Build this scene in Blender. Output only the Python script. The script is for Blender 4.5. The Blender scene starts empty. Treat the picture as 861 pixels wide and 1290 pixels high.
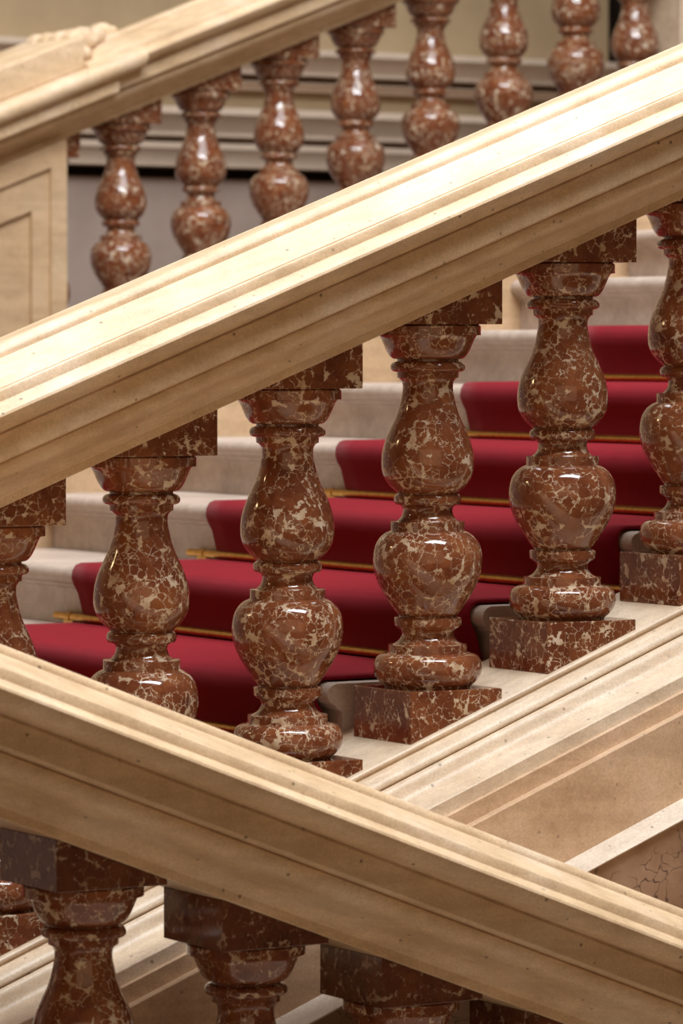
import bpy, bmesh, math, random
from mathutils import Vector, Matrix

random.seed(7)
scene = bpy.context.scene
COL = scene.collection
T = 0.30                      # baluster spacing in metres; all plan sizes below are in this module
R = 0.386127                  # rise per unit of run of every flight

# ------------------------------------------------------------------ camera
CAM_YAW, CAM_PITCH, FOCAL_PX = 0.54836761, -0.0398676, 5312.8
cam_pos = Vector((-13.91367, -21.76306, 2.41974)) * T
right = Vector((math.cos(CAM_YAW), -math.sin(CAM_YAW), 0))
fwd = Vector((math.sin(CAM_YAW) * math.cos(CAM_PITCH), math.cos(CAM_YAW) * math.cos(CAM_PITCH), math.sin(CAM_PITCH)))
up = right.cross(fwd)
cd = bpy.data.cameras.new('camera')
cam = bpy.data.objects.new('camera', cd)
COL.objects.link(cam)
m = Matrix((right, up, -fwd)).transposed().to_4x4()
m.translation = cam_pos
cam.matrix_world = m
cd.sensor_fit = 'HORIZONTAL'
cd.sensor_width = 24.0
cd.lens = FOCAL_PX / 861 * 24.0
cd.clip_end = 200
cd.dof.use_dof = True
cd.dof.focus_distance = 25.8 * T
cd.dof.aperture_fstop = 7.0
scene.camera = cam

# ------------------------------------------------------------------ world, lights, exposure
scene.view_settings.view_transform = 'Standard'
scene.view_settings.look = 'None'
scene.view_settings.gamma = 1.0
scene.view_settings.exposure = 0.0
scene.view_settings.use_curve_mapping = False
world = bpy.data.worlds.new('hall_ambient')
scene.world = world
world.use_nodes = True
bg = world.node_tree.nodes['Background']
bg.inputs['Color'].default_value = (1.0, 0.66, 0.42, 1)
bg.inputs['Strength'].default_value = 0.085


def area(name, loc, target, sx, sy, power, color, axis=None):
    ld = bpy.data.lights.new(name, 'AREA')
    ld.shape = 'RECTANGLE'
    ld.size, ld.size_y, ld.energy, ld.color = sx, sy, power, color
    o = bpy.data.objects.new(name, ld)
    COL.objects.link(o)
    z = (Vector(loc) - Vector(target)).normalized()
    x = (axis if axis else right).copy()
    x = (x - z * x.dot(z)).normalized()
    y = z.cross(x)
    mm = Matrix((x, y, z)).transposed().to_4x4()
    mm.translation = Vector(loc)
    o.matrix_world = mm
    return o


# the long roof light over the stairwell
area('skylight', (-0.7, -3.5, 8.6), (0, 0, 0.4), 7.0, 1.6, 1080, (0.92, 0.965, 1.0))
area('skylight', (0.6, 0.5, 7.4), (0.5, 0.5, 0.0), 6.0, 3.4, 500, (0.92, 0.965, 1.0))
area('skylight', (3.0, 4.6, 8.0), (2.8, 5.0, 0.0), 6.0, 3.0, 360, (0.92, 0.965, 1.0))
area('warm_fill', (-7.5, -15.5, 3.6), (0, 0, 0.3), 18.0, 9.0, 380, (1.0, 0.66, 0.38))  # added warm fill lamp behind the camera, standing for no real window
for p, e in (((-3.6, 2.6, 2.4), 40), ((-4.4, -1.2, 2.9), 22)):
    ld = bpy.data.lights.new('wall_lamp', 'POINT')
    ld.energy, ld.color, ld.shadow_soft_size = e, (1.0, 0.72, 0.36), 0.16
    o = bpy.data.objects.new('wall_lamp', ld)
    o.location = p
    COL.objects.link(o)


# ------------------------------------------------------------------ materials
class NT:
    """small helper around a node tree"""
    def __init__(self, name):
        self.mat = bpy.data.materials.new(name)
        self.mat.use_nodes = True
        self.t = self.mat.node_tree
        self.b = self.t.nodes['Principled BSDF']
        self.pos = self.t.nodes.new('ShaderNodeNewGeometry').outputs['Position']

    def n(self, kind, **kw):
        nd = self.t.nodes.new(kind)
        for k, v in kw.items():
            if hasattr(nd, k):
                setattr(nd, k, v)
            else:
                nd.inputs[k].default_value = v
        return nd

    def l(self, a, b):
        self.t.links.new(a, b)

    def noise(self, scale, detail=4, rough=0.55, vec=None, dist=0.0):
        nd = self.n('ShaderNodeTexNoise')
        nd.inputs['Scale'].default_value = scale
        nd.inputs['Detail'].default_value = detail
        nd.inputs['Roughness'].default_value = rough
        nd.inputs['Distortion'].default_value = dist
        self.l(vec or self.pos, nd.inputs['Vector'])
        return nd

    def ramp(self, fac, stops, interp='LINEAR'):
        nd = self.n('ShaderNodeValToRGB')
        cr = nd.color_ramp
        cr.interpolation = interp
        while len(cr.elements) < len(stops):
            cr.elements.new(0.5)
        for e, (p, c) in zip(cr.elements, stops):
            e.position = p
            e.color = (*c, 1) if len(c) == 3 else (c[0], c[0], c[0], 1)
        self.l(fac, nd.inputs['Fac'])
        return nd.outputs['Color']

    def mix(self, fac, a, b, mode='MIX'):
        nd = self.n('ShaderNodeMix')
        nd.data_type = 'RGBA'
        nd.blend_type = mode
        for s, v in ((nd.inputs[0], fac), (nd.inputs[6], a), (nd.inputs[7], b)):
            if hasattr(v, 'is_output'):
                self.l(v, s)
            elif isinstance(v, (int, float)):
                s.default_value = v
            else:
                s.default_value = (*v, 1)
        return nd.outputs[2]

    def math(self, op, a, b=None, c=None):
        nd = self.n('ShaderNodeMath')
        nd.operation = op
        for i, v in enumerate((a, b, c)):
            if v is None:
                continue
            if hasattr(v, 'is_output'):
                self.l(v, nd.inputs[i])
            else:
                nd.inputs[i].default_value = v
        return nd.outputs[0]

    def bump(self, h, strength, dist):
        nd = self.n('ShaderNodeBump')
        nd.inputs['Strength'].default_value = strength
        nd.inputs['Distance'].default_value = dist
        self.l(h, nd.inputs['Height'])
        self.l(nd.outputs['Normal'], self.b.inputs['Normal'])

    def set(self, **kw):
        for k, v in kw.items():
            s = self.b.inputs[k.replace('_', ' ')]
            if hasattr(v, 'is_output'):
                self.l(v, s)
            elif isinstance(v, tuple):
                s.default_value = (*v, 1)
            else:
                s.default_value = v


def red_marble(name, vein=1.0, dark=1.0):
    k = NT(name)
    warp = k.noise(26, 3, 0.6)
    add = k.n('ShaderNodeMixRGB')
    vm = k.n('ShaderNodeVectorMath', operation='MULTIPLY_ADD')
    k.l(warp.outputs['Color'], vm.inputs[0])
    vm.inputs[1].default_value = (0.034, 0.034, 0.034)
    k.l(k.pos, vm.inputs[2])
    k.t.nodes.remove(add)
    P = vm.outputs[0]

    rag = k.noise(120, 3, 0.7)
    vm2 = k.n('ShaderNodeVectorMath', operation='MULTIPLY_ADD')
    k.l(rag.outputs['Color'], vm2.inputs[0])
    vm2.inputs[1].default_value = (0.014, 0.014, 0.014)
    k.l(P, vm2.inputs[2])
    P = vm2.outputs[0]

    def cells(scale, feature):
        nd = k.n('ShaderNodeTexVoronoi', feature=feature)
        nd.inputs['Scale'].default_value = scale
        k.l(P, nd.inputs['Vector'])
        return nd
    e1 = cells(56, 'DISTANCE_TO_EDGE').outputs['Distance']
    f1 = cells(56, 'F1')
    f2 = cells(95, 'F1')
    c1 = f1.outputs['Color']
    # thin seams between clasts that come and go, cream cement pooled where clasts do not touch
    zone = k.noise(24, 3, 0.6).outputs['Fac']
    w1 = k.ramp(zone, [(0.43, (0.0,)), (0.72, (0.085 * vein,))])
    v1 = k.math('SUBTRACT', 1.0, k.math('DIVIDE', e1, k.math('ADD', w1, 0.001)))
    m1 = k.ramp(v1, [(0.02, (0.0,)), (0.45, (1.0,))])
    pool = k.ramp(k.math('ADD', f1.outputs['Distance'], k.math('MULTIPLY', k.math('SUBTRACT', zone, 0.5), 0.55 * vein)), [(0.745, (0.0,)), (0.80, (1.0,))])
    zone2 = k.noise(17, 3, 0.6).outputs['Fac']
    fleck = k.ramp(k.math('ADD', f2.outputs['Distance'], k.math('MULTIPLY', k.math('SUBTRACT', zone2, 0.5), 0.7 * vein)), [(0.84, (0.0,)), (0.90, (1.0,))])
    mask = k.math('MAXIMUM', k.math('MAXIMUM', m1, pool), fleck)
    # clasts: red brown, liver, orange brown
    big = k.noise(10, 5, 0.65, None, 0.6)
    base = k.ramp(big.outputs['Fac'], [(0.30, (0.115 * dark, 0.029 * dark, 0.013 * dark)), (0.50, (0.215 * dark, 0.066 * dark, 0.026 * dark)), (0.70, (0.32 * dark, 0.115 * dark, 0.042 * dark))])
    sep = k.n('ShaderNodeSeparateColor')
    k.l(c1, sep.inputs[0])
    clast = k.ramp(sep.outputs[0], [(0.0, (0.11 * dark, 0.026 * dark, 0.012 * dark)), (0.5, (0.20 * dark, 0.060 * dark, 0.024 * dark)), (1.0, (0.31 * dark, 0.108 * dark, 0.040 * dark))])
    col = k.mix(0.32, base, clast)
    fine = k.noise(260, 3, 0.7)
    col = k.mix(0.35, col, k.ramp(fine.outputs['Fac'], [(0.35, (0.6, 0.55, 0.55)), (0.65, (1.25, 1.2, 1.2))]), 'MULTIPLY')
    vc = k.ramp(k.noise(45, 2).outputs['Fac'], [(0.3, (0.50, 0.33, 0.19)), (0.5, (0.68, 0.53, 0.37)), (0.7, (0.76, 0.65, 0.51))])
    col = k.mix(k.math('MULTIPLY', mask, 0.85 * min(1.0, 0.25 + vein)), col, vc)
    k.set(Base_Color=col, Roughness=0.09, Specular_IOR_Level=0.6)
    k.bump(k.math('MULTIPLY', mask, -1.0), 0.06, 0.002)
    return k.mat


def limestone(name, lo, mid, hi, rough=0.42, pits=1.0, grain=0.5):
    k = NT(name)
    a = k.noise(5.0, 5, 0.62)
    col = k.ramp(a.outputs['Fac'], [(0.28, lo), (0.5, mid), (0.72, hi)])
    # streaks of bedding along the run of the stair
    mp = k.n('ShaderNodeMapping')
    mp.inputs['Rotation'].default_value = (0, math.atan(R), 0)
    mp.inputs['Scale'].default_value = (4, 30, 34)
    k.l(k.pos, mp.inputs['Vector'])
    st = k.noise(1.0, 4, 0.6, mp.outputs['Vector'])
    col = k.mix(0.45, col, k.ramp(st.outputs['Fac'], [(0.36, (0.78, 0.74, 0.70)), (0.62, (1.12, 1.12, 1.10))]), 'MULTIPLY')
    gr = k.noise(230, 3, 0.75)
    col = k.mix(grain, col, k.ramp(gr.outputs['Fac'], [(0.32, (0.70, 0.66, 0.60)), (0.66, (1.16, 1.16, 1.16))]), 'MULTIPLY')
    mo = k.noise(38, 4, 0.7)
    col = k.mix(0.3, col, k.ramp(mo.outputs['Fac'], [(0.34, (0.80, 0.75, 0.70)), (0.62, (1.10, 1.10, 1.10))]), 'MULTIPLY')
    # sparse dark pits
    vo = k.n('ShaderNodeTexVoronoi')
    vo.inputs['Scale'].default_value = 34
    vo.inputs['Randomness'].default_value = 1.0
    k.l(k.pos, vo.inputs['Vector'])
    keep = k.ramp(k.noise(14, 2).outputs['Fac'], [(0.47, (0.0,)), (0.56, (1.0,))])
    pit = k.math('MULTIPLY', k.ramp(vo.outputs['Distance'], [(0.07, (1.0,)), (0.14, (0.0,))]), keep)
    pit = k.math('MULTIPLY', pit, pits)
    col = k.mix(k.math('MULTIPLY', pit, 0.8), col, (0.07, 0.045, 0.03))
    k.set(Base_Color=col, Roughness=rough, Specular_IOR_Level=0.4)
    k.bump(k.math('SUBTRACT', k.math('MULTIPLY', gr.outputs['Fac'], 0.25), pit), 0.25, 0.0012)
    return k.mat


def plain_stone(name, a, b, rough=0.6, scale=6):
    k = NT(name)
    nz = k.noise(scale, 5, 0.6)
    k.set(Base_Color=k.ramp(nz.outputs['Fac'], [(0.3, a), (0.7, b)]), Roughness=rough, Specular_IOR_Level=0.3)
    k.bump(k.noise(180, 3).outputs['Fac'], 0.1, 0.001)
    return k.mat


def cracked_marble(name):
    k = NT(name)
    wp = k.noise(9, 3)
    vm = k.n('ShaderNodeVectorMath', operation='MULTIPLY_ADD')
    k.l(wp.outputs['Color'], vm.inputs[0])
    vm.inputs[1].default_value = (0.14, 0.14, 0.14)
    k.l(k.pos, vm.inputs[2])
    vo = k.n('ShaderNodeTexVoronoi', feature='DISTANCE_TO_EDGE')
    vo.inputs['Scale'].default_value = 26
    k.l(vm.outputs[0], vo.inputs['Vector'])
    keep = k.ramp(k.noise(16, 2).outputs['Fac'], [(0.40, (0.0,)), (0.52, (1.0,))])
    crack = k.math('MULTIPLY', k.ramp(vo.outputs['Distance'], [(0.0, (1.0,)), (0.035, (0.0,))]), keep)
    col = k.ramp(k.noise(7, 5, 0.65).outputs['Fac'], [(0.3, (0.24, 0.13, 0.075)), (0.5, (0.33, 0.20, 0.125)), (0.7, (0.42, 0.27, 0.18))])
    col = k.mix(k.math('MULTIPLY', crack, 0.85), col, (0.05, 0.025, 0.018))
    k.set(Base_Color=col, Roughness=0.3)
    return k.mat


def carpet_mat():
    k = NT('red_carpet')
    f = k.noise(900, 2, 0.8)
    g = k.noise(12, 3)
    col = k.ramp(f.outputs['Fac'], [(0.3, (0.135, 0.003, 0.008)), (0.7, (0.25, 0.006, 0.016))])
    col = k.mix(0.25, col, k.ramp(g.outputs['Fac'], [(0.3, (0.75, 0.75, 0.75)), (0.7, (1.2, 1.2, 1.2))]), 'MULTIPLY')
    k.set(Base_Color=col, Roughness=0.95, Specular_IOR_Level=0.1, Sheen_Weight=0.22, Sheen_Roughness=0.4, Sheen_Tint=(1.0, 0.40, 0.40))
    k.bump(f.outputs['Fac'], 0.5, 0.002)
    return k.mat


def brass_mat():
    k = NT('brass')
    nz = k.noise(60, 2)
    k.set(Base_Color=k.ramp(nz.outputs['Fac'], [(0.3, (0.55, 0.30, 0.07)), (0.7, (0.72, 0.43, 0.12))]), Metallic=1.0, Roughness=0.32)
    return k.mat


M_MARBLE = red_marble('red_breccia_marble')
M_BLOCK = red_marble('red_block_marble', 0.75, 0.85)
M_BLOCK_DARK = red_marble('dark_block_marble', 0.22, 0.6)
M_MARBLE_PLAIN = red_marble('red_marble_few_veins', 0.55, 0.9)
M_RAIL = limestone('honey_limestone', (0.55, 0.375, 0.22), (0.66, 0.475, 0.30), (0.73, 0.57, 0.42))
M_BASE = limestone('cream_limestone', (0.62, 0.465, 0.325), (0.71, 0.56, 0.41), (0.77, 0.64, 0.50), 0.38, 0.8)
M_DADO = limestone('tan_limestone', (0.50, 0.325, 0.195), (0.62, 0.425, 0.275), (0.69, 0.50, 0.36), 0.45, 0.5)
M_BAND = limestone('grey_limestone', (0.62, 0.52, 0.43), (0.70, 0.60, 0.50), (0.76, 0.67, 0.58), 0.4, 0.8)
M_STEP = limestone('step_limestone', (0.36, 0.28, 0.235), (0.45, 0.36, 0.305), (0.53, 0.435, 0.38), 0.35, 0.2)
M_PIER = limestone('pier_limestone', (0.52, 0.35, 0.205), (0.59, 0.41, 0.25), (0.64, 0.465, 0.30), 0.5, 0.2)
M_TAUPE = plain_stone('taupe_plaster', (0.35, 0.26, 0.215), (0.41, 0.31, 0.26))
M_CORNICE = plain_stone('beige_plaster', (0.56, 0.43, 0.33), (0.63, 0.49, 0.375))
M_OCHRE = plain_stone('ochre_plaster', (0.33, 0.235, 0.135), (0.38, 0.275, 0.16))
M_DARK = plain_stone('recess_shade', (0.03, 0.018, 0.013), (0.045, 0.027, 0.018))  # near-black colour puts the shade of wall gap and niche into the surface
M_CRACK = cracked_marble('brown_cracked_marble')
M_CARPET = carpet_mat()
M_BRASS = brass_mat()
M_FLOOR = plain_stone('floor_limestone', (0.42, 0.33, 0.25), (0.5, 0.4, 0.31), 0.4)


# ------------------------------------------------------------------ object helpers
def link(name, me, mat, parent=None):
    o = bpy.data.objects.new(name, me)
    if mat:
        me.materials.append(mat)
    COL.objects.link(o)
    if parent:
        o.parent = parent
    return o


def empty(name, loc, label=None, cat=None, group=None, kind=None):
    o = bpy.data.objects.new(name, None)
    o.empty_display_size = 0.05
    o.location = Vector(loc) * T
    COL.objects.link(o)
    return tag(o, label, cat, group, kind)


def tag(o, label=None, cat=None, group=None, kind=None):
    for k, v in (('label', label), ('category', cat), ('group', group), ('kind', kind)):
        if v:
            o[k] = v
    return o


def smooth(me, ang=32):
    me.shade_smooth()
    me.set_sharp_from_angle(angle=math.radians(ang))


def bevel(o, w=0.0022, seg=2):
    b = o.modifiers.new('edge', 'BEVEL')
    b.width, b.segments, b.limit_method, b.angle_limit = w, seg, 'ANGLE', math.radians(40)
    return o


def extrude(name, prof, u0, u1, slope, mat, parent=None, bev=0.0, cuts=1, level_z=0.0, ang=32):
    """profile of (v, w) points swept along the run from u0 to u1 on the given slope, in module units"""
    bm = bmesh.new()
    rings = []
    for i in range(cuts + 1):
        u = u0 + (u1 - u0) * i / cuts
        rings.append([bm.verts.new((u * T, v * T, (w + slope * u + level_z) * T)) for v, w in prof])
    n = len(prof)
    for a, b in zip(rings, rings[1:]):
        for i in range(n):
            j = (i + 1) % n
            bm.faces.new((a[i], a[j], b[j], b[i]))
    bm.faces.new(rings[0])
    bm.faces.new(list(reversed(rings[-1])))
    bmesh.ops.recalc_face_normals(bm, faces=bm.faces)
    me = bpy.data.meshes.new(name)
    bm.to_mesh(me)
    bm.free()
    smooth(me, ang)
    o = link(name, me, mat, parent)
    if bev:
        bevel(o, bev)
    return o


def sweep_v(name, prof, v0, v1, mat, parent=None, bev=0.0, ang=32):
    """profile of (u, z) points swept across the flight"""
    bm = bmesh.new()
    a = [bm.verts.new((u * T, v0 * T, z * T)) for u, z in prof]
    b = [bm.verts.new((u * T, v1 * T, z * T)) for u, z in prof]
    n = len(prof)
    for i in range(n):
        j = (i + 1) % n
        bm.faces.new((a[i], a[j], b[j], b[i]))
    bm.faces.new(a)
    bm.faces.new(list(reversed(b)))
    bmesh.ops.recalc_face_normals(bm, faces=bm.faces)
    me = bpy.data.meshes.new(name)
    bm.to_mesh(me)
    bm.free()
    smooth(me, ang)
    o = link(name, me, mat, parent)
    if bev:
        bevel(o, bev)
    return o


def box(name, lo, hi, mat, parent=None, bev=0.0):
    return sweep_v(name, [(lo[0], lo[2]), (hi[0], lo[2]), (hi[0], hi[2]), (lo[0], hi[2])], lo[1], hi[1], mat, parent, bev)


def lathe_mesh(name, prof, seg=72):
    bm = bmesh.new()
    rings = []
    for r, z in prof:
        rings.append([bm.verts.new((r * T * math.cos(2 * math.pi * i / seg), r * T * math.sin(2 * math.pi * i / seg), z * T)) for i in range(seg)])
    for a, b in zip(rings, rings[1:]):
        for i in range(seg):
            j = (i + 1) % seg
            bm.faces.new((a[i], a[j], b[j], b[i]))
    bm.faces.new(rings[0])
    bm.faces.new(rings[-1])
    bmesh.ops.recalc_face_normals(bm, faces=bm.faces)
    me = bpy.data.meshes.new(name)
    bm.to_mesh(me)
    bm.free()
    smooth(me, 34)
    return me


def smooth_profile(p, it=3, keep=35):
    """resample gentle stretches of a turned profile with a Catmull-Rom curve, keeping arrises crisp"""
    n = len(p)

    def ang(i):
        if i == 0 or i == n - 1:
            return 180
        a = Vector(p[i]) - Vector(p[i - 1])
        b = Vector(p[i + 1]) - Vector(p[i])
        return math.degrees(abs(a.angle(b, 0)))
    out = []
    for i in range(n - 1):
        p1, p2 = Vector(p[i]), Vector(p[i + 1])
        p0 = Vector(p[i - 1]) if ang(i) < keep else p1 * 2 - p2
        p3 = Vector(p[i + 2]) if ang(i + 1) < keep else p2 * 2 - p1
        for s in range(it):
            t = s / it
            q = 0.5 * ((2 * p1) + (p2 - p0) * t + (2 * p0 - 5 * p1 + 4 * p2 - p3) * t * t + (3 * p1 - p0 - 3 * p2 + p3) * t ** 3)
            out.append((q.x, q.y))
    out.append(tuple(p[-1]))
    return out


# ------------------------------------------------------------------ balustrade profiles (module units)
CAPITAL = [(0.31, 2.5385), (0.325, 2.5264), (0.325, 2.4728), (0.302, 2.4701), (0.292, 2.459), (0.284, 2.4433), (0.272, 2.4156), (0.258, 2.3833), (0.242, 2.3556), (0.226, 2.3371), (0.21, 2.3279), (0.188, 2.326), (0.188, 2.3131), (0.205, 2.3094), (0.218, 2.302), (0.227, 2.2891), (0.2295, 2.2762), (0.227, 2.2632), (0.217, 2.254), (0.2, 2.2485), (0.19, 2.2466), (0.188, 2.2124), (0.178, 2.2106), (0.166, 2.1986), (0.158, 2.1847), (0.155, 2.1709)]
VASE = [(0.155, 2.1709), (0.1545, 2.1478), (0.157, 2.1247), (0.166, 2.0785), (0.177, 2.0324), (0.196, 1.977), (0.226, 1.9123), (0.246, 1.8662), (0.263, 1.82), (0.277, 1.7646), (0.2825, 1.7184), (0.2835, 1.6815), (0.28, 1.6445), (0.27, 1.6076), (0.252, 1.5753), (0.23, 1.5476), (0.208, 1.5263), (0.19, 1.5106), (0.183, 1.506), (0.183, 1.502)]
COLLAR = [(0.183, 1.502), (0.196, 1.4969), (0.205, 1.4837), (0.2075, 1.4664), (0.204, 1.4501), (0.196, 1.4379), (0.175, 1.4338), (0.165, 1.4297), (0.155, 1.4175), (0.152, 1.4022), (0.1535, 1.3849), (0.16, 1.3666), (0.17, 1.3514), (0.183, 1.3402), (0.19, 1.3351), (0.228, 1.333), (0.228, 1.2771), (0.232, 1.274)]
BULB = [(0.232, 1.274), (0.25, 1.2669), (0.272, 1.2526), (0.292, 1.2343), (0.31, 1.2089), (0.322, 1.1834), (0.331, 1.1478), (0.3355, 1.1122), (0.3355, 1.0765), (0.331, 1.0409), (0.323, 1.0053), (0.311, 0.9697), (0.295, 0.9341), (0.276, 0.8984), (0.25, 0.8577), (0.223, 0.817), (0.199, 0.7814), (0.185, 0.761), (0.178, 0.757), (0.178, 0.7488)]
FOOT = [(0.178, 0.7488), (0.2, 0.7458), (0.2075, 0.7397), (0.2075, 0.7), (0.204, 0.6949), (0.186, 0.6786), (0.172, 0.6725), (0.163, 0.6592), (0.16, 0.644), (0.164, 0.6257), (0.175, 0.6084), (0.189, 0.5951), (0.207, 0.5849), (0.222, 0.5799), (0.242, 0.5778), (0.243, 0.53), (0.25, 0.5269)]
TORUS = [(0.25, 0.5269), (0.272, 0.5239), (0.297, 0.5157), (0.314, 0.5015), (0.326, 0.4811), (0.332, 0.4557), (0.3335, 0.4302), (0.33, 0.4048), (0.32, 0.3794), (0.303, 0.357), (0.285, 0.3407), (0.27, 0.3305), (0.262, 0.317)]
TURNED = [(n, lathe_mesh(n, smooth_profile(p))) for n, p in
          (('capital', CAPITAL), ('vase', VASE), ('collar', COLLAR), ('bulb', BULB), ('foot', FOOT), ('torus', TORUS))]
HB = 0.330                     # half the side of plinth and top block
Z_PLINTH, Z_BLOCK = 0.317, 2.5385
W_BED, W_SOFFIT = 0.1275, 2.694   # sloping bed of the curb and sloping soffit of the rail, measured at u = 0


def block_mesh(name, zl0, zr0, zl1, zr1):
    """square block with sloping top or bottom; l is the low-u side"""
    bm = bmesh.new()
    v = {}
    for x, sx in ((-HB, 'l'), (HB, 'r')):
        for y in (-HB, HB):
            for k, z in ((0, zl0 if sx == 'l' else zr0), (1, zl1 if sx == 'l' else zr1)):
                v[sx, y, k] = bm.verts.new((x * T, y * T, z * T))
    for f in ((('l', -HB), ('r', -HB)), (('r', -HB), ('r', HB)), (('r', HB), ('l', HB)), (('l', HB), ('l', -HB))):
        (a, b), (c, d) = f
        bm.faces.new((v[a, b, 0], v[c, d, 0], v[c, d, 1], v[a, b, 1]))
    for k in (0, 1):
        bm.faces.new([v['l', -HB, k], v['r', -HB, k], v['r', HB, k], v['l', HB, k]])
    bmesh.ops.recalc_face_normals(bm, faces=bm.faces)
    me = bpy.data.meshes.new(name)
    bm.to_mesh(me)
    bm.free()
    return me


BLOCKS = {}
for sg in (1, -1, 0):
    d = R * HB * sg
    BLOCKS[sg] = (block_mesh('plinth', W_BED - d, W_BED + d, Z_PLINTH, Z_PLINTH),
                  block_mesh('top_block', Z_BLOCK, Z_BLOCK, W_SOFFIT - d, W_SOFFIT + d))


def make_baluster(sg, mat=None):
    root = bpy.data.objects.new('baluster', None)
    root.empty_display_size = 0.05
    COL.objects.link(root)
    mat = mat or M_MARBLE
    for n, me in TURNED:
        o = bpy.data.objects.new(n, me)
        if not me.materials:
            me.materials.append(mat)
        COL.objects.link(o)
        o.parent = root
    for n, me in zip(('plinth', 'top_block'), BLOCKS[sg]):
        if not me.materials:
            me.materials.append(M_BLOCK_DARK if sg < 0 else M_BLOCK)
        o = bpy.data.objects.new(n, me)
        COL.objects.link(o)
        o.parent = root
        bevel(o, 0.0015, 2)
    return root


def dup(root):
    c = root.copy()
    COL.objects.link(c)
    for ch in root.children:
        d = ch.copy()
        COL.objects.link(d)
        d.parent = c
    return c


def arc(cv, cw, rv, rw, a0, a1, n=8):
    return [(cv + rv * math.cos(math.radians(a0 + (a1 - a0) * i / n)), cw + rw * math.sin(math.radians(a0 + (a1 - a0) * i / n))) for i in range(n + 1)]


def mirror(half, half_back=None):
    back = [(-v, w) for v, w in (half_back or half)]
    return half + list(reversed(back))


# handrail in three courses: moulded soffit course, fascia course, weathered coping
def ease(p0, p1, n=6, flip=False):
    """S-curve between two profile points"""
    out = []
    for i in range(n + 1):
        t = i / n
        s = t * t * (3 - 2 * t)
        out.append((p0[0] + (p1[0] - p0[0]) * (s if not flip else t), p0[1] + (p1[1] - p0[1]) * (t if not flip else s)))
    return out


RAIL_LOW = [(-0.385, 2.694), (-0.392, 2.755), (-0.410, 2.768), (-0.425, 2.784), (-0.440, 2.808), (-0.475, 2.838), (-0.530, 2.862), (-0.590, 2.884), (-0.640, 2.912), (-0.672, 2.952), (-0.684, 2.990), (-0.684, 3.006), (-0.672, 3.018)]
RAIL_MID = [(-0.672, 3.018), (-0.735, 3.028), (-0.745, 3.038), (-0.745, 3.190)]
RAIL_EDGE = [(-0.745, 3.190), (-0.735, 3.194), (-0.735, 3.202), (-0.765, 3.206), (-0.800, 3.218), (-0.835, 3.240), (-0.862, 3.268), (-0.880, 3.296), (-0.887, 3.314), (-0.880, 3.330), (-0.862, 3.340), (-0.780, 3.370), (-0.772, 3.376), (-0.766, 3.424), (-0.758, 3.437), (-0.746, 3.441), (-0.736, 3.438), (-0.730, 3.414), (-0.718, 3.414), (-0.710, 3.442), (-0.700, 3.447)]
RAIL_TOP_F = RAIL_EDGE + [(-0.398, 3.545), (-0.390, 3.527), (-0.379, 3.527), (-0.373, 3.562), (-0.362, 3.584), (-0.340, 3.599), (-0.30, 3.606), (-0.27, 3.607), (-0.23, 3.601), (-0.15, 3.580)]
RAIL_TOP_B = list(RAIL_EDGE)


def make_rail(label, u0, u1, slope, off, group=None):
    root = empty('handrail', off, label, 'handrail', group)
    extrude('soffit_moulding', mirror(RAIL_LOW), u0, u1, slope, M_RAIL, root, 0.0015)
    extrude('fascia', mirror(RAIL_MID), u0, u1, slope, M_RAIL, root, 0.002)
    extrude('coping', mirror(RAIL_TOP_F, RAIL_TOP_B), u0, u1, slope, M_RAIL, root, 0.0012)
    return root


# curb under the balusters: bed and bead, cyma, fillets, dado, band, wall
W = W_BED
CURB_BED = [(0.5, -0.05), (0.5, W), (-0.345, W), (-0.358, W - 0.003), (-0.366, W - 0.014), (-0.366, 0.098), (-0.352, 0.090), (-0.352, 0.078), (-0.372, 0.074), (-0.398, 0.070), (-0.425, 0.060), (-0.448, 0.043), (-0.463, 0.022), (-0.466, 0.006), (-0.458, -0.006), (-0.440, -0.010), (-0.375, -0.014), (-0.36, -0.05)]
CURB_CYMA = [(0.5, -0.26), (0.5, -0.05), (-0.36, -0.05), (-0.385, -0.022), (-0.410, -0.013), (-0.440, -0.009), (-0.468, -0.014), (-0.488, -0.030), (-0.500, -0.060), (-0.510, -0.092), (-0.530, -0.120), (-0.570, -0.139), (-0.64, -0.149), (-0.70, -0.155), (-0.728, -0.162), (-0.733, -0.170), (-0.733, -0.252), (-0.735, -0.26)]
CURB_FILLET = [(0.5, -0.375), (0.5, -0.26), (-0.733, -0.26), (-0.733, -0.252), (-0.760, -0.254), (-0.763, -0.258), (-0.763, -0.364), (-0.765, -0.375)]
CURB_DADO = [(0.5, -0.9), (0.5, -0.375), (-0.763, -0.375), (-0.763, -0.364), (-0.816, -0.367), (-0.82, -0.371), (-0.82, -0.9)]
CURB_BAND = [(0.5, -0.968), (0.5, -0.9), (-0.82, -0.9), (-0.820, -0.886), (-0.845, -0.891), (-0.995, -0.944), (-0.998, -0.949), (-0.965, -0.968)]


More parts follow.
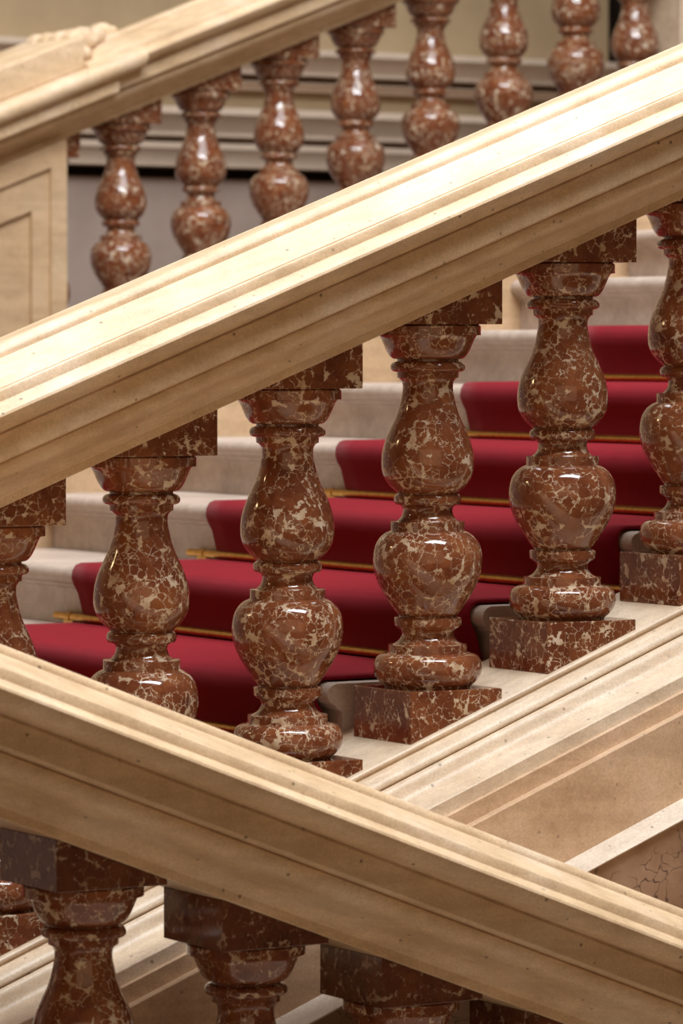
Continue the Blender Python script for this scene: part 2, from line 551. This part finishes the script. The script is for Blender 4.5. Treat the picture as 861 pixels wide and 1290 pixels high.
def make_curb(label, u0, u1, slope, off, floor_z):
    root = empty('balustrade_curb', off, label, 'curb')
    extrude('bed_moulding', CURB_BED, u0, u1, slope, M_BASE, root, 0.001)
    extrude('cyma_moulding', CURB_CYMA, u0, u1, slope, M_BASE, root, 0.001)
    extrude('fillet_course', CURB_FILLET, u0, u1, slope, M_DADO, root, 0.001)
    extrude('dado_course', CURB_DADO, u0, u1, slope, M_DADO, root, 0.001)
    extrude('plinth_band', CURB_BAND, u0, u1, slope, M_BAND, root, 0.0015)
    # wall panel below, down to the floor
    bm = bmesh.new()
    vs = []
    for v in (-0.96, 0.5):
        for u, z in ((u0, floor_z - off[2]), (u1, floor_z - off[2]), (u1, -0.968 + slope * u1), (u0, -0.968 + slope * u0)):
            vs.append(bm.verts.new((u * T, v * T, z * T)))
    for f in ((0, 1, 2, 3), (7, 6, 5, 4), (0, 4, 5, 1), (1, 5, 6, 2), (2, 6, 7, 3), (3, 7, 4, 0)):
        bm.faces.new([vs[i] for i in f])
    bmesh.ops.recalc_face_normals(bm, faces=bm.faces)
    me = bpy.data.meshes.new('wall_panel')
    bm.to_mesh(me)
    bm.free()
    link('wall_panel', me, M_CRACK, root)
    return root


FLOOR_Z = -8.0

# ------------------------------------------------------------------ setting: floor, walls
o = box('floor', (-32, -9, FLOOR_Z - 0.6), (44, 27.5, FLOOR_Z), M_FLOOR)
tag(o, 'pale stone hall floor below the staircases', kind='structure')

V_WALL = 26.0
U_NICHE0, U_NICHE1 = 19.57, 20.6
bands = [  # (bottom z, top z, projection towards the stair, material)
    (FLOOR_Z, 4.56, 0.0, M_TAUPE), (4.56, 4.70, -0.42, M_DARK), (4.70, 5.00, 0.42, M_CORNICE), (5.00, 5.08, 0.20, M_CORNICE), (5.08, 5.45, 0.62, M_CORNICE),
    (5.45, 5.72, 0.05, M_OCHRE), (5.72, 5.83, 0.30, M_CORNICE), (5.83, 5.91, 0.12, M_CORNICE), (5.91, 6.24, 0.62, M_CORNICE), (6.24, 14.0, 0.0, M_OCHRE)]
wall = empty('wall_back', (0, V_WALL, 0), 'taupe and beige hall wall with horizontal string mouldings behind the far balustrade', kind='structure')
names = ['wall_panel', 'shadow_gap', 'string_course', 'string_course', 'string_course', 'frieze', 'string_course', 'string_course', 'string_course', 'upper_wall']
for (z0_, z1_, pr, mt), nm in zip(bands, names):
    for ua, ub_ in ((-32, U_NICHE0), (U_NICHE1, 44)):
        if pr > 0.1:
            h = z1_ - z0_
            prof = [(0.9, z0_), (0.9, z1_), (-pr, z1_), (-pr - 0.0, z1_ - h * 0.25), (-pr * 0.85, z1_ - h * 0.45), (-pr * 0.7, z0_ + h * 0.15), (-pr * 0.7, z0_)]
        else:
            prof = [(0.9, z0_), (0.9, z1_), (-pr, z1_), (-pr, z0_)]
        q = extrude(nm, prof, ua, ub_, 0, mt, wall, 0.002)
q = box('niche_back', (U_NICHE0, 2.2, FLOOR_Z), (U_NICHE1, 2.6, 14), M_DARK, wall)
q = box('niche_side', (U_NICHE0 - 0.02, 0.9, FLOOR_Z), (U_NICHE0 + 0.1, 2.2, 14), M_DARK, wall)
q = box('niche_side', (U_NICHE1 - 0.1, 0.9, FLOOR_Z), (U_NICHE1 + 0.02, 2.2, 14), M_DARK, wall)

# ------------------------------------------------------------------ main staircase with carpet
S = 1.148484
U0, Z0 = 5.43396, 2.0900      # foot of riser number 0
VF, VN, V_IN, V_OUT = 6.02, 0.628, 0.5, 8.8
J0, J1 = -13, 5
stair = empty('staircase', (0, 0, 0), 'flight of pale limestone steps between the curb and the parapet', kind='structure')


def step_profile(j):
    uf, zt = U0 + j * S, Z0 + (j + 1) * R * S
    zb = zt - R * S
    x = uf - 0.10
    return [(uf, zb), (uf, zt - 0.190), (uf - 0.010, zt - 0.172), (uf - 0.035, zt - 0.160), (uf - 0.045, zt - 0.140), (x + 0.03, zt - 0.128), (x + 0.008, zt - 0.112), (x - 0.004, zt - 0.088), (x - 0.006, zt - 0.062),
            (x + 0.004, zt - 0.034), (x + 0.026, zt - 0.012), (x + 0.060, zt), (uf + S + 0.25, zt), (uf + S + 0.25, zb)]


for j in range(J0, J1 + 1):
    sweep_v('step', step_profile(j), V_IN, V_OUT, M_STEP, stair, 0.001)
tag(box('stair_support', (-16, V_IN, FLOOR_Z), (-9.6, V_OUT, Z0 + J0 * R * S), M_STEP), 'stone landing under the foot of the flight', kind='structure')
sup = extrude('stair_support', [(V_IN, -1.2), (V_OUT, -1.2), (V_OUT, -0.44), (V_IN, -0.44)], -9.6, 12, R, M_STEP)
tag(sup, 'sloping stone soffit carrying the main flight', kind='structure')

# carpet runner: follows treads, nosings and risers
path = []
for j in range(J0, J1 + 1):
    uf, zt = U0 + j * S, Z0 + (j + 1) * R * S
    zb = zt - R * S
    path += [(uf - 0.030, zb + 0.012), (uf - 0.018, zb + 0.035), (uf - 0.035, zb + 0.10), (uf - 0.075, zt - 0.19), (uf - 0.11, zt - 0.13), (uf - 0.128, zt - 0.08), (uf - 0.122, zt - 0.03), (uf - 0.098, zt + 0.008), (uf - 0.055, zt + 0.022), (uf + 0.1, zt + 0.022), (uf + S * 0.5, zt + 0.024), (uf + S - 0.12, zt + 0.022)]
bm = bmesh.new()
NV = 24
grid = []
for (u, z) in path:
    grid.append([bm.verts.new((u * T, (VN + (VF - VN) * i / NV) * T, z * T)) for i in range(NV + 1)])
for a, b in zip(grid, grid[1:]):
    for i in range(NV):
        bm.faces.new((a[i], a[i + 1], b[i + 1], b[i]))
bmesh.ops.recalc_face_normals(bm, faces=bm.faces)
me = bpy.data.meshes.new('carpet_runner')
bm.to_mesh(me)
bm.free()
me.shade_smooth()
o = link('carpet_runner', me, M_CARPET)
tag(o, 'deep red carpet runner laid down the middle of the stone steps', 'carpet')
sd = o.modifiers.new('pile', 'SOLIDIFY')
sd.thickness = 0.02 * T
sd.offset = 0.0

ORD = {0: 'on the highest step where the red carpet shows', -1: 'on the second highest step where the red carpet shows', -2: 'on the third step down of the visible red carpet', -3: 'on the fourth step down of the visible red carpet', -4: 'on the step just above the lowest visible carpet tread', -5: 'on the lowest visible riser of the red carpet'}
for j in range(-6, 2):
    uf, zb = U0 + j * S, Z0 + j * R * S
    lab = ORD.get(j, 'beyond the visible carpet, ' + ('behind the middle rail' if j > 0 else 'behind the front rail'))
    root = empty('stair_rod', (uf - 0.055, 0, zb + 0.062), 'brass stair rod ' + lab, 'stair rod', 'brass stair rods across the carpet')
    bm = bmesh.new()
    bmesh.ops.create_cone(bm, cap_ends=True, segments=16, radius1=0.030 * T, radius2=0.030 * T, depth=(6.42 - 0.56) * T)
    bmesh.ops.rotate(bm, verts=bm.verts, matrix=Matrix.Rotation(math.pi / 2, 3, 'X'))
    bmesh.ops.translate(bm, verts=bm.verts, vec=(0, (6.42 + 0.56) / 2 * T, 0))
    me = bpy.data.meshes.new('rod')
    bm.to_mesh(me)
    bm.free()
    smooth(me, 40)
    link('rod', me, M_BRASS, root)
    for v in (0.60, 6.2):
        bm = bmesh.new()
        bmesh.ops.create_cone(bm, cap_ends=True, segments=16, radius1=0.036 * T, radius2=0.036 * T, depth=0.06 * T)
        bmesh.ops.rotate(bm, verts=bm.verts, matrix=Matrix.Rotation(math.pi / 2, 3, 'X'))
        bmesh.ops.translate(bm, verts=bm.verts, vec=(0, v * T, 0))
        bmesh.ops.create_cube(bm, size=1, matrix=Matrix.Translation((0.012 * T, v * T, -0.045 * T)) @ Matrix.Diagonal((0.06 * T, 0.14 * T, 0.075 * T, 1)))
        me = bpy.data.meshes.new('bracket')
        bm.to_mesh(me)
        bm.free()
        smooth(me, 40)
        link('bracket', me, M_BRASS, root)

# low parapet wall on the far side of the flight
par = empty('stair_parapet', (0, V_OUT, 0), 'plain tan stone parapet wall at the far ends of the steps', kind='structure')
extrude('parapet_wall', [(0, -1.2), (0.6, -1.2), (0.6, 1.05), (0, 1.05)], -12, 13, R, M_PIER, par)
extrude('parapet_coping', [(-0.06, 1.05), (0.66, 1.05), (0.66, 1.16), (-0.06, 1.16)], -12, 13, R, M_PIER, par, 0.002)

# ------------------------------------------------------------------ middle balustrade
make_curb('cream and tan moulded stone curb carrying the middle row of balusters', -12, 6.5, R, (0, 0, 0), FLOOR_Z)
make_rail('broad pale stone handrail rising to the right across the middle', -9, 6.5, R, (0, 0, 0))
MID = {-4: 'red veined marble baluster under the middle handrail, first beyond the left frame edge',
       -3: 'red marble baluster under the middle handrail, cut by the left edge',
       -2: 'marble baluster under the middle rail, its bulb sinking behind the front handrail',
       -1: 'marble baluster under the middle rail with only a sliver of plinth above the front rail',
       0: 'central marble baluster under the middle rail, whole square plinth showing',
       1: 'marble baluster next to the one cut by the right edge, whole plinth showing',
       2: 'red marble baluster cut by the right edge, under the middle handrail',
       3: 'red marble baluster under the middle handrail, first beyond the right frame edge'}
proto_up = make_baluster(1)
for i, (k, lab) in enumerate(MID.items()):
    b = proto_up if i == 0 else dup(proto_up)
    b.location = Vector((k, 0, k * R)) * T
    tag(b, lab, 'baluster', 'red marble balusters under the middle handrail')

# ------------------------------------------------------------------ front balustrade, falling to the right
FU, FV, FZ = -2.44, -1.98, -0.83 - Z_BLOCK
make_curb('moulded stone curb under the front balusters, below the picture', -4.5, 6, -R, (FU, FV, FZ), FLOOR_Z)
make_rail('blurred pale stone handrail in front, falling to the right', -4.5, 6, -R, (FU, FV, FZ))
FRONT = {-2: 'red marble baluster under the front handrail, beyond the left edge',
         -1: 'cream-blotched marble baluster, first from the left under the front handrail',
         0: 'plain brown marble baluster, second from the left under the front handrail',
         1: 'red marble baluster third from the left under the front handrail',
         2: 'dark marble baluster fourth from the left under the front handrail'}
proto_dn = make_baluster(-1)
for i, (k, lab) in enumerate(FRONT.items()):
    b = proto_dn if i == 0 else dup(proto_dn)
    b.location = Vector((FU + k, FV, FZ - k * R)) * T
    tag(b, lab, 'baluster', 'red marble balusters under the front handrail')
    if k == 0:
        for ch in b.children:
            if not ch.name.startswith(('plinth', 'top_block')):
                ch.data = ch.data.copy()
                ch.data.materials[0] = M_MARBLE_PLAIN

# ------------------------------------------------------------------ far balustrade
BU, BV, BZ = 8.0, 18.72, 2.26
make_curb('moulded stone curb under the far balusters, hidden behind the middle handrail', -0.9, 6.42, R, (BU, BV, BZ), FLOOR_Z)
make_rail('soft pale stone handrail at the top, rising to the right over the far balusters', -0.17, 6.42, R, (BU, BV, BZ))
words = ['first', 'second', 'third', 'fourth', 'fifth', 'sixth', 'seventh']
for k in range(-1, 7):
    b = dup(proto_up)
    b.location = Vector((BU + k, BV, BZ + k * R)) * T
    if k < 0:
        lab = 'red marble baluster half built into the panelled stone pier in the far balustrade'
    else:
        lab = 'blurred red marble baluster, %s to the right of the panelled far pier' % words[k]
    tag(b, lab, 'baluster', 'red marble balusters of the far balustrade')

# ---- pier at the left of the far balustrade
pier = empty('stone_pier', (0, BV, 0), 'pale stone pier with a sunk panel at the left of the far balustrade', 'pier')


def slab(name, pts, v0, v1, mat, parent, bev=0.003):
    return sweep_v(name, pts, v0, v1, mat, parent, bev)


def zs(u, w):
    return w + R * (u - BU) + BZ


PE = 7.10                       # right-hand arris of the pier
PF = -0.46
PB = 0.46
WS = W_SOFFIT
slab('pier_core', [(0.2, FLOOR_Z), (PE, FLOOR_Z), (PE, zs(PE, WS)), (0.2, zs(0.2, WS))], PF + 0.10, PB, M_PIER, pier)
# raised outer frame, then a moulding, then the sunk panel
slab('pier_stile', [(PE - 0.19, FLOOR_Z), (PE, FLOOR_Z), (PE, zs(PE, WS)), (PE - 0.19, zs(PE - 0.19, WS))], PF, PF + 0.11, M_PIER, pier, 0.0)
slab('pier_rail', [(0.2, zs(0.2, WS - 0.24)), (PE - 0.19, zs(PE - 0.19, WS - 0.24)), (PE - 0.19, zs(PE - 0.19, WS)), (0.2, zs(0.2, WS))], PF, PF + 0.11, M_PIER, pier, 0.0)
slab('panel_moulding', [(PE - 0.40, FLOOR_Z), (PE - 0.19, FLOOR_Z), (PE - 0.19, zs(PE - 0.19, WS - 0.24)), (PE - 0.40, zs(PE - 0.40, WS - 0.24))], PF + 0.045, PF + 0.11, M_PIER, pier, 0.0)
slab('panel_moulding', [(0.2, zs(0.2, WS - 0.62)), (PE - 0.40, zs(PE - 0.40, WS - 0.62)), (PE - 0.40, zs(PE - 0.40, WS - 0.24)), (0.2, zs(0.2, WS - 0.24))], PF + 0.045, PF + 0.11, M_PIER, pier, 0.0)

# wider coping over the pier, breaking forward from the rail
UE = 7.85
cap = empty('pier_coping', (BU, BV, BZ), 'thicker stone coping over the pier with a raised block and carved scroll at its end', 'coping')
UJ = UE - BU - 0.02
extrude('soffit_moulding', mirror(RAIL_LOW), -8, UJ, R, M_RAIL, cap, 0.0015)
extrude('fascia', [(-0.82, 3.018), (0.82, 3.018), (0.82, 3.19), (-0.82, 3.19)], -8, UE - BU - 0.30, R, M_RAIL, cap, 0.003)
extrude('fascia_return', mirror(RAIL_MID), UE - BU - 0.30, UJ, R, M_RAIL, cap, 0.002)
extrude('ovolo', [(-0.84, 3.18)] + arc(-0.84, 3.285, 0.11, 0.105, 262, 98, 10) + [(-0.84, 3.40), (0.84, 3.40), (0.84, 3.18)], -8, UJ, R, M_RAIL, cap, 0.002)
extrude('coping_end', mirror(RAIL_TOP_F, RAIL_TOP_B), 7.19 - BU, UJ, R, M_RAIL, cap, 0.0012)
extrude('raised_block', [(-0.70, 3.40), (0.70, 3.40), (0.70, 3.68), (0.66, 3.76), (-0.66, 3.76), (-0.69, 3.74), (-0.70, 3.70)], -8, 7.19 - BU, R, M_RAIL, cap, 0.004)
# carved acanthus scroll where the block dies on to the rail
bm = bmesh.new()
lobes = []
for row, dv in enumerate((-0.50, -0.36, -0.22, -0.08, 0.06, 0.20, 0.34, 0.48)):
    reach = (0.10, 0.30, 0.42, 0.52, 0.52, 0.42, 0.30, 0.10)[row]
    for q in range(3):
        t = q / 2
        lobes.append((-0.80 + reach * t + 0.03 * (row % 2), dv + 0.02 * q * (1 if dv < 0 else -1), 3.60 - 0.04 * t, 0.15 - 0.03 * t, 0.085, 0.15 - 0.05 * t))
    lobes.append((-0.80 + reach + 0.12, dv * 0.8, 3.53, 0.09, 0.06, 0.06))
lobes.append((-0.76, -0.60, 3.46, 0.09, 0.10, 0.09))
for (du, dv, dw, ru, rv, rw) in lobes:
    mt = Matrix.Translation((du * T, dv * T, (dw + 0.07 + R * du) * T)) @ Matrix.Rotation(-math.atan(R), 4, 'Y') @ Matrix.Diagonal((ru * T, rv * T, rw * T, 1))
    bmesh.ops.create_icosphere(bm, subdivisions=3, radius=1.0, matrix=mt)
me = bpy.data.meshes.new('scroll')
bm.to_mesh(me)
bm.free()
me.shade_smooth()
sc = link('carved_scroll', me, M_RAIL, cap)
rm = sc.modifiers.new('fuse', 'REMESH')
rm.mode, rm.voxel_size, rm.use_smooth_shade = 'VOXEL', 0.006, True

# ---- landing pier and last baluster at the right of the far balustrade
lp = empty('landing_pier', (0, BV, 0), 'plain pale stone pier at the top right corner behind the far balusters', 'pier')
box('pier_shaft', (15.17, -0.46, FLOOR_Z), (17.2, 0.46, 12.0), M_BASE, lp, 0.004)
LU, LZ = 14.84, 4.21
b = make_baluster(0)
b.location = Vector((LU, BV, LZ)) * T
tag(b, 'red marble baluster standing lower, against the plain pier at the top right', 'baluster', 'red marble balusters of the far balustrade')
lc = empty('landing_curb', (0, BV, 0), 'level stone curb under the last far baluster beside the plain pier', 'curb')
box('curb_block', (14.42, -0.5, FLOOR_Z), (15.17, 0.5, LZ + W_BED), M_BASE, lc, 0.003)
lr = empty('landing_rail', (0, BV, LZ), 'level stone rail over the last far baluster, above the picture', 'handrail')
extrude('rail_block', mirror(RAIL_LOW + RAIL_MID[1:]), 14.42, 15.17, 0, M_RAIL, lr, 0.002)
